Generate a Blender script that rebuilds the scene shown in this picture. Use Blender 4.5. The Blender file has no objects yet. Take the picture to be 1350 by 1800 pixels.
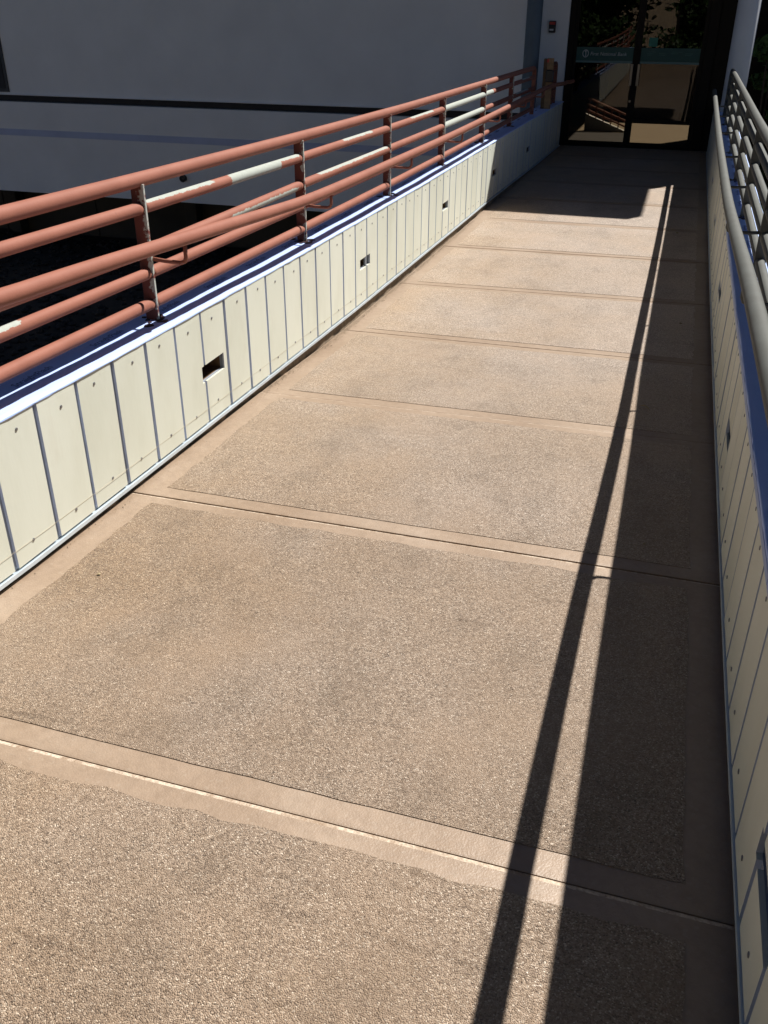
import bpy, bmesh, math, random
from mathutils import Vector, Matrix
random.seed(7)
sc = bpy.context.scene
COL = sc.collection

# ---------------------------------------------------------------- camera
W = 1.961
cam_d = bpy.data.cameras.new('camera'); cam = bpy.data.objects.new('camera', cam_d); COL.objects.link(cam)
sc.camera = cam
cam_d.sensor_fit = 'VERTICAL'; cam_d.sensor_height = 36.0; cam_d.sensor_width = 27.0
cam_d.lens = 36.0 * 1593.85 / 1800.0
cam_d.clip_start = 0.02; cam_d.clip_end = 2000
YAW, PIT, ROL = 0.2985, 0.5090, 0.0054
_f = Vector((-math.sin(YAW)*math.cos(PIT), math.cos(YAW)*math.cos(PIT), -math.sin(PIT)))
_r = Vector((math.cos(YAW), math.sin(YAW), 0)); _u = _r.cross(_f)
_R = math.cos(ROL)*_r + math.sin(ROL)*_u; _U = -math.sin(ROL)*_r + math.cos(ROL)*_u
cam.matrix_world = Matrix(((_R.x,_U.x,-_f.x,1.6703),(_R.y,_U.y,-_f.y,-1.8087),(_R.z,_U.z,-_f.z,1.4702),(0,0,0,1)))
sc.render.resolution_x, sc.render.resolution_y = 768, 1024

# ---------------------------------------------------------------- sky, sun, exposure
KX, KY = 0.40, 0.65                                  # sun direction (KX, KY, 1)
SUN = Vector((KX, KY, 1)).normalized()
wd = bpy.data.worlds.new('World'); sc.world = wd; wd.use_nodes = True
nt = wd.node_tree; nt.nodes.clear()
o_ = nt.nodes.new('ShaderNodeOutputWorld'); bg = nt.nodes.new('ShaderNodeBackground')
sk = nt.nodes.new('ShaderNodeTexSky'); sk.sky_type = 'NISHITA'; sk.sun_disc = False
sk.sun_elevation = math.asin(SUN.z); sk.sun_rotation = math.atan2(KX, KY)
sk.altitude = 2600; sk.air_density = 0.46; sk.dust_density = 0.15; sk.ozone_density = 2.0
bg.inputs['Strength'].default_value = 0.05
nt.links.new(sk.outputs[0], bg.inputs[0]); nt.links.new(bg.outputs[0], o_.inputs[0])
sl = bpy.data.lights.new('sun', 'SUN'); sun = bpy.data.objects.new('sun', sl); COL.objects.link(sun)
sl.energy = 5.0; sl.angle = math.radians(0.53); sl.color = (1.0, 0.955, 0.89)
sun.rotation_euler = SUN.to_track_quat('Z', 'Y').to_euler(); sun.location = SUN*40
sc.view_settings.view_transform = 'Standard'; sc.view_settings.look = 'None'
sc.view_settings.exposure = 0.66; sc.view_settings.gamma = 1.0

# ---------------------------------------------------------------- helpers
def lerp_tab(tab, y):
    if y <= tab[0][0]:
        (a, b), (c, d) = tab[0], tab[1]
    elif y >= tab[-1][0]:
        (a, b), (c, d) = tab[-2], tab[-1]
    else:
        for i in range(len(tab)-1):
            if tab[i][0] <= y <= tab[i+1][0]:
                (a, b), (c, d) = tab[i], tab[i+1]; break
    return b + (d-b)*(y-a)/(c-a)
TOP = [(-1.2,.530),(0,.478),(1.0,.457),(2.2,.434),(3.0,.422),(4.4,.405),(6.9,.390),(9.2,.375),(11.9,.338)]
BOT = [(-1.2,.076),(0,.011),(1.0,-.016),(2.0,-.040),(3.0,-.064),(4.0,-.079),(5.5,-.101),(6.7,-.116),(8.1,-.144),(9.65,-.186),(11.9,-.222)]
BOTR = [(-1.2,.098),(-.4,.054),(.2,.022),(.7,.004),(1.3,-.018),(2.4,-.052),(4.5,-.105),(6.5,-.146),(10.4,-.215),(11.9,-.225)]
DECK = [(-4,.19),(-1,.045),(0,-.006),(.4,-.024),(1.0,-.044),(2.0,-.082),(2.55,-.112),(3.0,-.125),(4.0,-.142),(5.5,-.160),(7.0,-.170),(9.0,-.192),(12.3,-.232)]
zt = lambda y: lerp_tab(TOP, y)
zb = lambda y: lerp_tab(BOT, y)
zbr = lambda y: lerp_tab(BOTR, y)
zd = lambda y: lerp_tab(DECK, y)

def tag(o, label=None, cat=None, group=None, kind=None):
    if label: o['label'] = label
    if cat: o['category'] = cat
    if group: o['group'] = group
    if kind: o['kind'] = kind
    return o
def empty(name, loc=(0,0,0), parent=None):
    o = bpy.data.objects.new(name, None); COL.objects.link(o); o.location = loc; o.empty_display_size = .1
    if parent: put(o, parent)
    return o
def put(o, parent):
    o.parent = parent
    o.matrix_parent_inverse = WORLD.get(parent.name, Matrix.Identity(4)).inverted()
WORLD = {}
def thing(name, loc, label, cat, group=None):
    o = empty(name, loc); WORLD[o.name] = Matrix.Translation(loc)
    return tag(o, label, cat, group)
def mesh(name, verts, faces, mat, parent=None, smooth=False, mats=None, fm=None):
    m = bpy.data.meshes.new(name); m.from_pydata([tuple(v) for v in verts], [], faces); m.update()
    for x in (mats or [mat]): m.materials.append(x)
    if fm: m.polygons.foreach_set('material_index', fm)
    if smooth: m.polygons.foreach_set('use_smooth', [True]*len(m.polygons))
    return link(name, m, parent)
def link(name, m, parent=None, loc=None):
    o = bpy.data.objects.new(name, m); COL.objects.link(o)
    if loc: o.location = loc
    if parent: put(o, parent)
    return o
class MB:
    def __init__(s): s.v=[]; s.f=[]; s.m=[]
    def add(s, vs, fs, mi=0):
        n=len(s.v); s.v+=[Vector(v) for v in vs]; s.f+=[tuple(i+n for i in f) for f in fs]; s.m+=[mi]*len(fs); return s
    def box(s, x0,x1,y0,y1,z0,z1, mi=0):
        return s.add([(x0,y0,z0),(x1,y0,z0),(x1,y1,z0),(x0,y1,z0),(x0,y0,z1),(x1,y0,z1),(x1,y1,z1),(x0,y1,z1)],
            [(0,3,2,1),(4,5,6,7),(0,1,5,4),(1,2,6,5),(2,3,7,6),(3,0,4,7)], mi)
    def bevbox(s, x0,x1,y0,y1,z0,z1, b=.004, mi=0):
        bm=bmesh.new(); r=bmesh.ops.create_cube(bm,size=1)
        for v in bm.verts: v.co=Vector(((x0+x1)/2+v.co.x*(x1-x0),(y0+y1)/2+v.co.y*(y1-y0),(z0+z1)/2+v.co.z*(z1-z0)))
        bmesh.ops.bevel(bm,geom=bm.edges[:],offset=b,segments=1,affect='EDGES')
        bm.verts.index_update(); s.add([v.co for v in bm.verts],[tuple(v.index for v in f.verts) for f in bm.faces],mi); bm.free(); return s
    def prof(s, x0,x1, ys, zlo, zhi, mi=0):
        """box swept along Y whose bottom and top follow functions of y"""
        vs=[];fs=[]
        for y in ys: vs+= [(x0,y,zlo(y)),(x1,y,zlo(y)),(x1,y,zhi(y)),(x0,y,zhi(y))]
        n=len(ys)
        for i in range(n-1):
            a=4*i;b=a+4
            fs+=[(a,a+1,b+1,b),(a+1,a+2,b+2,b+1),(a+2,a+3,b+3,b+2),(a+3,a,b,b+3)]
        fs+=[(3,2,1,0),(4*n-4,4*n-3,4*n-2,4*n-1)]
        return s.add(vs,fs,mi)
    def tube(s, pts, r, n=14, mi=0, cap=True):
        vs,fs=sweep(pts,r,n,cap); return s.add(vs,fs,mi)
    def build(s, name, mat, parent=None, smooth=False, mats=None):
        return mesh(name, s.v, s.f, mat, parent, smooth, mats, s.m if mats else None)
def sweep(pts, r, n=14, cap=True):
    pts=[Vector(p) for p in pts]; vs=[];fs=[]
    t0=(pts[1]-pts[0]).normalized()
    ref=Vector((1,0,0)) if abs(t0.x)<.9 else Vector((0,0,1))
    a=(ref-t0*ref.dot(t0)).normalized()
    for i,p in enumerate(pts):
        if i==0: t=(pts[1]-pts[0])
        elif i==len(pts)-1: t=pts[i]-pts[i-1]
        else: t=(pts[i+1]-pts[i]).normalized()+(pts[i]-pts[i-1]).normalized()
        t.normalize(); a=(a-t*a.dot(t)).normalized(); b=t.cross(a)
        rr=r[i] if isinstance(r,(list,tuple)) else r
        for k in range(n):
            ph=2*math.pi*k/n; vs.append(p+(a*math.cos(ph)+b*math.sin(ph))*rr)
    for i in range(len(pts)-1):
        for k in range(n):
            fs.append((i*n+k,i*n+(k+1)%n,(i+1)*n+(k+1)%n,(i+1)*n+k))
    if cap:
        fs.append(tuple(range(n-1,-1,-1))); fs.append(tuple(range((len(pts)-1)*n,len(pts)*n)))
    return vs,fs
def frange(a,b,step):
    n=max(1,int(math.ceil((b-a)/step-1e-6))); return [a+(b-a)*i/n for i in range(n+1)]

# ---------------------------------------------------------------- materials
def mat(name, col, rough=.7, metal=0., spec=.5):
    m=bpy.data.materials.new(name); m.use_nodes=True; b=m.node_tree.nodes['Principled BSDF']
    b.inputs['Base Color'].default_value=(*col,1); b.inputs['Roughness'].default_value=rough
    b.inputs['Metallic'].default_value=metal; b.inputs['Specular IOR Level'].default_value=spec
    return m
class NB:
    def __init__(s,m): s.m=m; s.t=m.node_tree; s.n=s.t.nodes; s.b=s.n['Principled BSDF']; s.co=None
    def new(s,t,**k):
        x=s.n.new(t)
        for a,v in k.items(): setattr(x,a,v)
        return x
    def l(s,a,b): s.t.links.new(a,b)
    def coord(s):
        if s.co is None: s.co=s.new('ShaderNodeNewGeometry').outputs['Position']
        return s.co
    def noise(s,scale,detail=3,rough=.55,stretch=None):
        x=s.new('ShaderNodeTexNoise'); x.inputs['Scale'].default_value=scale; x.inputs['Detail'].default_value=detail; x.inputs['Roughness'].default_value=rough
        if stretch:
            mp=s.new('ShaderNodeMapping'); mp.inputs['Scale'].default_value=stretch; s.l(s.coord(),mp.inputs[0]); s.l(mp.outputs[0],x.inputs['Vector'])
        else: s.l(s.coord(),x.inputs['Vector'])
        return x.outputs['Fac']
    def voro(s,scale,feature='F1',out='Distance'):
        x=s.new('ShaderNodeTexVoronoi',feature=feature); x.inputs['Scale'].default_value=scale; s.l(s.coord(),x.inputs['Vector']); return x.outputs[out]
    def ramp(s,fac,stops):
        x=s.new('ShaderNodeValToRGB'); e=x.color_ramp.elements
        while len(e)<len(stops): e.new(.5)
        for q,(p,c) in zip(e,stops): q.position=p; q.color=(*c,1) if len(c)==3 else c
        s.l(fac,x.inputs[0]); return x.outputs[0]
    def mix(s,fac,a,b,mode='MIX'):
        x=s.new('ShaderNodeMix',data_type='RGBA',blend_type=mode)
        for sk_,v in ((x.inputs[0],fac),(x.inputs[6],a),(x.inputs[7],b)):
            if isinstance(v,(int,float)): sk_.default_value=v
            elif isinstance(v,tuple): sk_.default_value=(*v,1)
            else: s.l(v,sk_)
        return x.outputs[2]
    def math(s,op,a,b=None,clamp=False):
        x=s.new('ShaderNodeMath',operation=op,use_clamp=clamp)
        for i,v in enumerate((a,b)):
            if v is None: continue
            if isinstance(v,(int,float)): x.inputs[i].default_value=v
            else: s.l(v,x.inputs[i])
        return x.outputs[0]
    def bump(s,h,strength=.3,dist=.01):
        x=s.new('ShaderNodeBump'); x.inputs['Strength'].default_value=strength; x.inputs['Distance'].default_value=dist
        s.l(h,x.inputs['Height']); s.l(x.outputs[0],s.b.inputs['Normal'])
    def color(s,c): s.l(c,s.b.inputs['Base Color'])
    def rough(s,c): s.l(c,s.b.inputs['Roughness'])
def simple(name,col,rough=.7,var=.15,scale=8,metal=0,bump=0,bscale=80,spec=.5,fine=0):
    m=mat(name,col,rough,metal,spec); n=NB(m)
    f=n.noise(scale,4)
    c=n.ramp(f,[(.25,tuple(max(0,x*(1-var)) for x in col)),(.75,tuple(min(1,x*(1+var)) for x in col))])
    if fine:
        g=n.noise(bscale,2); c=n.mix(fine,c,n.ramp(g,[(.3,(0,0,0)),(.7,(1,1,1))]),'OVERLAY')
    n.color(c)
    if bump: n.bump(n.noise(bscale,3),bump,.004)
    return m

def aggregate():
    m=mat('exposed_aggregate',(.27,.2,.145),.5,spec=.7); n=NB(m)
    # grains: cell colour decides the stone, large noises tint and wear whole areas
    vc=n.new('ShaderNodeTexVoronoi',feature='F1'); vc.inputs['Scale'].default_value=390; n.l(n.coord(),vc.inputs['Vector'])
    sep=n.new('ShaderNodeSeparateColor'); n.l(vc.outputs['Color'],sep.inputs[0])
    stone=n.ramp(sep.outputs[0],[(0,(.04,.029,.021)),(.14,(.135,.099,.072)),(.35,(.23,.173,.127)),(.65,(.295,.227,.170)),(.86,(.37,.295,.225)),(.95,(.50,.43,.35)),(1,(.78,.71,.61))])
    v2=n.voro(170,'F1','Color'); s2=n.new('ShaderNodeSeparateColor'); n.l(v2,s2.inputs[0])
    stone=n.mix(.30,stone,n.ramp(s2.outputs[1],[(.05,(.14,.098,.068)),(.5,(.262,.192,.136)),(.95,(.37,.29,.22))]))
    worn=n.noise(2.0,6,.68)                                   # patches where the paste still covers the stones
    stone=n.mix(n.ramp(worn,[(.46,(0,0,0)),(.72,(.6,.6,.6))]),stone,(.30,.222,.158))
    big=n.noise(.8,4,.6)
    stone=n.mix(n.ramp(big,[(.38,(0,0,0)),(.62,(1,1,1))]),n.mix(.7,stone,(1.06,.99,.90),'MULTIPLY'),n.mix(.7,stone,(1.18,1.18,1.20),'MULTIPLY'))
    mid=n.noise(4.5,6,.72,(1,.6,1))
    stone=n.mix(.55,stone,n.ramp(mid,[(.28,(.55,.53,.50)),(.48,(1,1,1)),(.72,(1.16,1.14,1.11))]),'MULTIPLY')
    lines=n.noise(14,4,.65,(.10,1.7,1))
    stone=n.mix(.4,stone,n.ramp(lines,[(.27,(.42,.38,.34)),(.38,(1,1,1))]),'MULTIPLY')
    spots=n.noise(9,2,.4)
    stone=n.mix(n.ramp(spots,[(.74,(0,0,0)),(.80,(.35,.35,.35))]),stone,(.12,.085,.06))
    oi=n.new('ShaderNodeObjectInfo'); stone=n.mix(1.0,stone,n.ramp(oi.outputs['Random'],[(0,(.94,.93,.92)),(1,(1.07,1.06,1.05))]),'MULTIPLY')
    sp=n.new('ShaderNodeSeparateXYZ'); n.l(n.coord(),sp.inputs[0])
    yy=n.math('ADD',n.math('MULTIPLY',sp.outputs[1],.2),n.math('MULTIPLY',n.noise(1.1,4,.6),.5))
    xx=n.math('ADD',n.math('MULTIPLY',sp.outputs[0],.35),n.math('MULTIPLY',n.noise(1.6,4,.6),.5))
    stone=n.mix(1.0,stone,n.ramp(yy,[(.10,(1.0,.965,.905)),(.35,(1.10,1.09,1.07)),(.80,(1.32,1.37,1.43))]),'MULTIPLY')  # paler with distance: grazing sun scatter painted into the tint
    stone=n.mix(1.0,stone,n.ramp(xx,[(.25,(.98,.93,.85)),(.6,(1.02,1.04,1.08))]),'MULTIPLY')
    n.color(stone)
    h=n.math('ADD',n.math('MULTIPLY',vc.outputs['Distance'],-1.2),n.math('MULTIPLY',n.noise(520,2),.6))
    n.bump(h,.8,.004)
    n.rough(n.ramp(n.noise(60,2),[(.3,(.42,.42,.42)),(.7,(.62,.62,.62))]))
    return m
def trowelled(name='trowelled_concrete',tint=(1,1,1)):
    m=mat(name,(.25,.18,.12),.5,spec=.7); n=NB(m)
    a=n.noise(2.2,5,.65); c=n.ramp(a,[(.3,tuple(x*t for x,t in zip((.255,.178,.118),tint))),(.55,tuple(x*t for x,t in zip((.305,.222,.155),tint))),(.75,tuple(x*t for x,t in zip((.35,.268,.198),tint)))])
    c=n.mix(.5,c,n.ramp(n.noise(38,4,.7),[(.3,(.74,.72,.7)),(.55,(1,1,1)),(.8,(1.14,1.12,1.1))]),'MULTIPLY')
    spk=n.voro(150,'F1','Color'); s=n.new('ShaderNodeSeparateColor'); n.l(spk,s.inputs[0])
    c=n.mix(n.ramp(s.outputs[0],[(.95,(0,0,0)),(.98,(.3,.3,.3))]),c,(.36,.29,.22))
    n.color(c); n.bump(n.math('ADD',n.noise(30,4),n.math('MULTIPLY',n.noise(240,2),.5)),.35,.004); return m
def plank_mat():
    m=mat('cream_siding',(.78,.755,.60),.55,spec=.35); n=NB(m)
    oi=n.new('ShaderNodeObjectInfo')
    base=n.ramp(oi.outputs['Random'],[(0,(.68,.705,.605)),(1,(.75,.775,.675))])
    c=n.mix(.6,base,n.ramp(n.noise(6,4,.6,(1,1,.35)),[(.3,(.88,.87,.84)),(.55,(1,1,1)),(.8,(1.04,1.04,1.05))]),'MULTIPLY')
    c=n.mix(n.ramp(n.noise(23,2,.4),[(.76,(0,0,0)),(.80,(.4,.4,.4))]),c,(.42,.37,.27))
    c=n.mix(n.ramp(n.noise(3.1,5,.7,(1,1,.4)),[(.62,(0,0,0)),(.78,(.28,.28,.28))]),c,(.50,.45,.34))
    n.color(c); n.bump(n.noise(90,3,.6,(1,1,.25)),.12,.002); return m
def paint_mat(name,col,primer,chips):
    m=mat(name,col,.7,spec=.25); n=NB(m)
    at=n.new('ShaderNodeAttribute',attribute_name='wear')
    c=n.mix(.6,col,n.ramp(n.noise(9,4,.6),[(.3,(.80,.76,.74)),(.6,(1,1,1)),(.8,(1.10,1.12,1.14))]),'MULTIPLY')
    c=n.mix(n.ramp(n.noise(34,3,.6),[(.70,(0,0,0)),(.76,(chips,)*3)]),c,(.16,.07,.05))
    w=n.math('ADD',at.outputs['Fac'],n.math('MULTIPLY',n.math('SUBTRACT',n.noise(32,5,.7),.5),1.5))
    wm=n.ramp(w,[(.46,(0,0,0)),(.54,(1,1,1))])
    pc=n.mix(.5,primer,n.ramp(n.noise(60,3),[(.3,(.8,.8,.78)),(.7,(1.05,1.05,1.05))]),'MULTIPLY')
    n.color(n.mix(wm,c,pc)); n.rough(n.ramp(wm,[(0,(.68,.68,.68)),(1,(.85,.85,.85))]))
    n.bump(n.math('ADD',n.noise(160,2),n.math('MULTIPLY',wm,-.6)),.18,.002); return m
M={}
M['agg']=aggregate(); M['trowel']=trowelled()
def lipmat():
    m=mat('broken_joint_edge',(.4,.31,.22),.7,spec=.4); n=NB(m)
    f=n.noise(16,5,.75,(1,.4,1)); n.color(n.mix(n.ramp(f,[(.42,(0,0,0)),(.54,(1,1,1))]),(.30,.215,.148),n.ramp(n.noise(140,3),[(.3,(.34,.26,.19)),(.7,(.62,.52,.41))])))
    n.bump(n.noise(180,3),.8,.004); return m
M['lip']=lipmat()
M['curb']=simple('rough_curb_concrete',(.22,.17,.115),.9,.35,30,bump=1.0,bscale=120)
M['crumb']=simple('pale_crumb',(.48,.38,.27),.8,.2,60)
M['grit']=simple('grit',(.38,.31,.23),.9,.4,60)
M['plank']=plank_mat()
M['groove']=simple('grey_blue_backing',(.30,.34,.40),.45,.1,12)
M['edge']=simple('sky_tinted_board_edge',(.50,.56,.68),.5,.08,12)  # plank edges coloured blue-grey to stand in for sky-lit shade
M['trim']=simple('galvanised_trim',(.60,.69,.76),.38,.1,15,metal=.35)
M['cap']=simple('white_membrane',(.47,.61,1.0),.5,.04,9,bump=.25,bscale=14)
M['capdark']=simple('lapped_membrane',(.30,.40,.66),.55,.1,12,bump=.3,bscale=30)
M['ink']=mat('blue_ink',(.10,.13,.30),.6)
M['sealant']=mat('dark_red_sealant',(.035,.012,.012),.5)
M['coral']=paint_mat('coral_rail_paint',(.30,.118,.080),(.40,.43,.39),.45)
M['coralpost']=paint_mat('shaded_coral_post',(.19,.062,.05),(.50,.53,.48),.3)  # same paint as the rails, darkened to carry the posts' shade
M['greyrail']=paint_mat('grey_rail_primer',(.105,.110,.102),(.3,.3,.28),.1)
M['steel']=mat('screw_steel',(.30,.31,.33),.35,.9)
M['wood']=simple('rough_sawn_timber',(.30,.18,.085),.75,.3,20,bump=.3,bscale=60)
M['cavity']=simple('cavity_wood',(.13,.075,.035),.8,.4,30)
M['wall']=simple('painted_stucco',(.88,.88,.86),.8,.07,1.1,bump=.5,bscale=130)
M['wall2']=simple('painted_stucco_white',(.86,.86,.84),.8,.05,2,bump=.3,bscale=130)
M['bluestrip']=simple('blue_flashing',(.52,.57,.74),.6,.08,3)
M['dark']=simple('dark_reveal',(.025,.025,.027),.7,.3,6)
M['column']=simple('blue_grey_column',(.10,.135,.16),.5,.12,4)
M['colwhite']=simple('pale_column',(.62,.64,.68),.5,.06,3)
M['bronze']=mat('bronze_frame',(.022,.018,.014),.6,.0,.08)
M['handle']=mat('dull_metal_handle',(.20,.19,.17),.35,.8)
M['teal']=simple('teal_film',(.012,.085,.076),.5,.05,3)
M['tealline']=mat('pale_teal_line',(.11,.22,.22),.5)
M['print']=mat('white_print',(.42,.46,.46),.5)
M['printdim']=mat('dim_print',(.06,.16,.15),.5)
M['note']=mat('green_note',(.04,.20,.15),.6)
M['black']=mat('black_plastic',(.02,.02,.022),.4)
M['red']=mat('red_plastic',(.55,.05,.04),.35)
M['lens']=mat('white_lens',(.7,.7,.7),.2)
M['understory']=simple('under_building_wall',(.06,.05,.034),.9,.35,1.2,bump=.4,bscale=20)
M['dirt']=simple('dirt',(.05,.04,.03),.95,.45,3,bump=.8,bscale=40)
M['rock']=simple('rubble',(.035,.030,.026),.9,.4,12)
M['lobbyfloor']=simple('lobby_tile',(.27,.22,.155),.5,.08,2)
M['lobbywall']=simple('lobby_wall',(.016,.014,.012),.7,.2,1.5)
M['lobbygrey']=simple('stair_side_paint',(.62,.65,.66),.7,.06,3)
M['beige']=simple('beige_stucco',(.56,.43,.29),.85,.08,.7,bump=.3,bscale=60)
M['roof']=simple('roof_slab',(.30,.29,.28),.8,.1,2)
M['bark']=simple('bark',(.10,.07,.05),.9,.35,14,bump=.8,bscale=30)
def leafmat(name,a,b):
    m=mat(name,a,.5,spec=.3); n=NB(m); oi=n.noise(2.5,3); n.color(n.ramp(oi,[(.3,a),(.7,b)])); n.b.inputs['Subsurface Weight'].default_value=0
    return m
M['leafd']=leafmat('leaf_dark',(.030,.062,.018),(.06,.11,.03)); M['leafl']=leafmat('leaf_light',(.055,.11,.03),(.12,.19,.06))
M['debris']=simple('dry_leaf',(.30,.24,.14),.8,.3,80)
def glassmat():
    m=bpy.data.materials.new('tinted_glass'); m.use_nodes=True; t=m.node_tree; t.nodes.clear()
    o=t.nodes.new('ShaderNodeOutputMaterial'); mx=t.nodes.new('ShaderNodeMixShader'); tr=t.nodes.new('ShaderNodeBsdfTransparent'); gl=t.nodes.new('ShaderNodeBsdfGlossy')
    fr=t.nodes.new('ShaderNodeFresnel'); fr.inputs['IOR'].default_value=1.40
    tr.inputs[0].default_value=(.50,.46,.40,1); gl.inputs['Roughness'].default_value=.004; gl.inputs['Color'].default_value=(.9,.9,.9,1)
    t.links.new(fr.outputs[0],mx.inputs[0]); t.links.new(tr.outputs[0],mx.inputs[1]); t.links.new(gl.outputs[0],mx.inputs[2]); t.links.new(mx.outputs[0],o.inputs[0])
    return m
M['glass']=glassmat()

# ================================================================ STRUCTURE
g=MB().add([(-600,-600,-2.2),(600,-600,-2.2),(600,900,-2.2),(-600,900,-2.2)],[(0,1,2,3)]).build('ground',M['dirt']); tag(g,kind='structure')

# ---- walkway: concrete slabs with trowelled borders and exposed aggregate fields
walk=empty('walkway'); tag(walk,kind='structure')
JT=[(-4.1,0),(-2.95,0),(-1.78,.0),(-.597,-.002),(.634,.006),(1.742,.022),(2.862,.018),(3.985,.055),(5.178,.042),(6.32,.035),(7.46,.03),(8.6,.02),(9.74,.02),(10.88,.01),(12.02,0)]
under=MB().prof(-.16,W+.16,frange(-4.1,12.02,.3),lambda y:zd(y)-.32,lambda y:zd(y)-.06).build('bridge_beam',M['curb'],walk)
rs=random.Random(3)
for i in range(len(JT)-1):
    (ya,sa),(yb,sb)=JT[i],JT[i+1]; gap=.0008
    nx=10; xs=[-.012+(W+.024)*k/nx for k in range(nx+1)]
    # rows: lip of the joint, then body
    def row(t,x):
        a=ya+sa*x+gap; b=yb+sb*x-gap; return a+(b-a)*t
    L=yb-ya; lip=.012/L
    ts=[0,lip*.35,lip]+[lip+(1-2*lip)*k/10 for k in range(1,10)]+[1-lip,1-lip*.35,1]
    dz=[-.0010,-.0003,0]+[0]*9+[0,-.0016,-.0038]
    off=rs.uniform(-.0015,.0015)
    mb=MB(); vs=[];fs=[]
    for t,d in zip(ts,dz):
        for x in xs: y=row(t,x); vs.append((x,y,zd(y)+d+off))
    n1=nx+1
    for r in range(len(ts)-1):
        for k in range(nx): fs.append((r*n1+k,r*n1+k+1,(r+1)*n1+k+1,(r+1)*n1+k))
    # skirts down into the joints
    nb=len(vs)
    for x in xs: vs.append((x,row(0,x),zd(row(0,x))-.055))
    for x in xs: vs.append((x,row(1,x),zd(row(1,x))-.055))
    last=(len(ts)-1)*n1
    for k in range(nx):
        fs.append((nb+k,nb+k+1,k+1,k)); fs.append((last+k,last+k+1,nb+n1+k+1,nb+n1+k))
    mb.add(vs,fs)
    for q in range((len(ts)-3)*nx,(len(ts)-1)*nx): mb.m[q]=1
    slab=mb.build('slab',M['trowel'],walk,smooth=False,mats=[M['trowel'],M['lip']])
    # aggregate field: ragged-edged raised sheet
    if yb-ya>.5:
        bl,br=.092,.085; bn,bf=.066,.060
        nxx,ny=26,26; vs=[];fs=[]
        for r in range(ny+1):
            for k in range(nxx+1):
                u=k/nxx; v=r/ny
                x=bl+(W-bl-br)*u; a=ya+sa*x+bn; b=yb+sb*x-bf
                ex=(rs.uniform(-.006,.006) if k in(0,nxx) else 0); ey=(rs.uniform(-.002,.002) if r==0 else (rs.uniform(-.007,.007) if r==ny else 0))
                y=a+(b-a)*v+ey
                h=.0018
                if r==ny or k in(0,nxx): h=.0009
                vs.append((x+ex,y,zd(y)+off+h))
        for r in range(ny):
            for k in range(nxx):
                q=r*(nxx+1)+k; fs.append((q,q+1,q+nxx+2,q+nxx+1))
        nb=len(vs)
        for k in range(nxx+1): x,y,z=vs[k]; vs.append((x,y+.0012,z-.006))
        for k in range(nxx): fs.append((nb+k,nb+k+1,k+1,k))
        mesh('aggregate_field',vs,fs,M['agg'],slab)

# ================================================================ PARAPETS
PW=.2032; GW=.0175; TH=.0105
HOLES_L=[(1.195,1.385,.168,.066),(3.13,3.31,.145,.058),(5.07,5.25,.118,.056),(7.0,7.2,.08,.058),(8.94,9.14,.045,.058)]
HOLES_R=[(-.84,-.62,.235,.06),(1.2,1.39,.15,.060),(3.12,3.42,.13,.056),(5.3,5.55,.085,.056),(7.3,7.55,.06,.056)]
NAIL=None
def nailmesh():
    global NAIL
    if NAIL is None:
        mb=MB(); vs=[];fs=[]; n=8
        for rr,x in ((.0056,0),(.0050,.0018),(.0018,.0024)):
            for k in range(n): a=2*math.pi*k/n; vs.append((x,math.cos(a)*rr,math.sin(a)*rr))
        for j in range(2):
            for k in range(n): fs.append((j*n+k,j*n+(k+1)%n,(j+1)*n+(k+1)%n,(j+1)*n+k))
        fs.append(tuple(range(2*n,3*n)))
        m=bpy.data.meshes.new('nail'); m.from_pydata(vs,[],fs); m.materials.append(M['steel']); NAIL=m
    return NAIL
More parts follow.
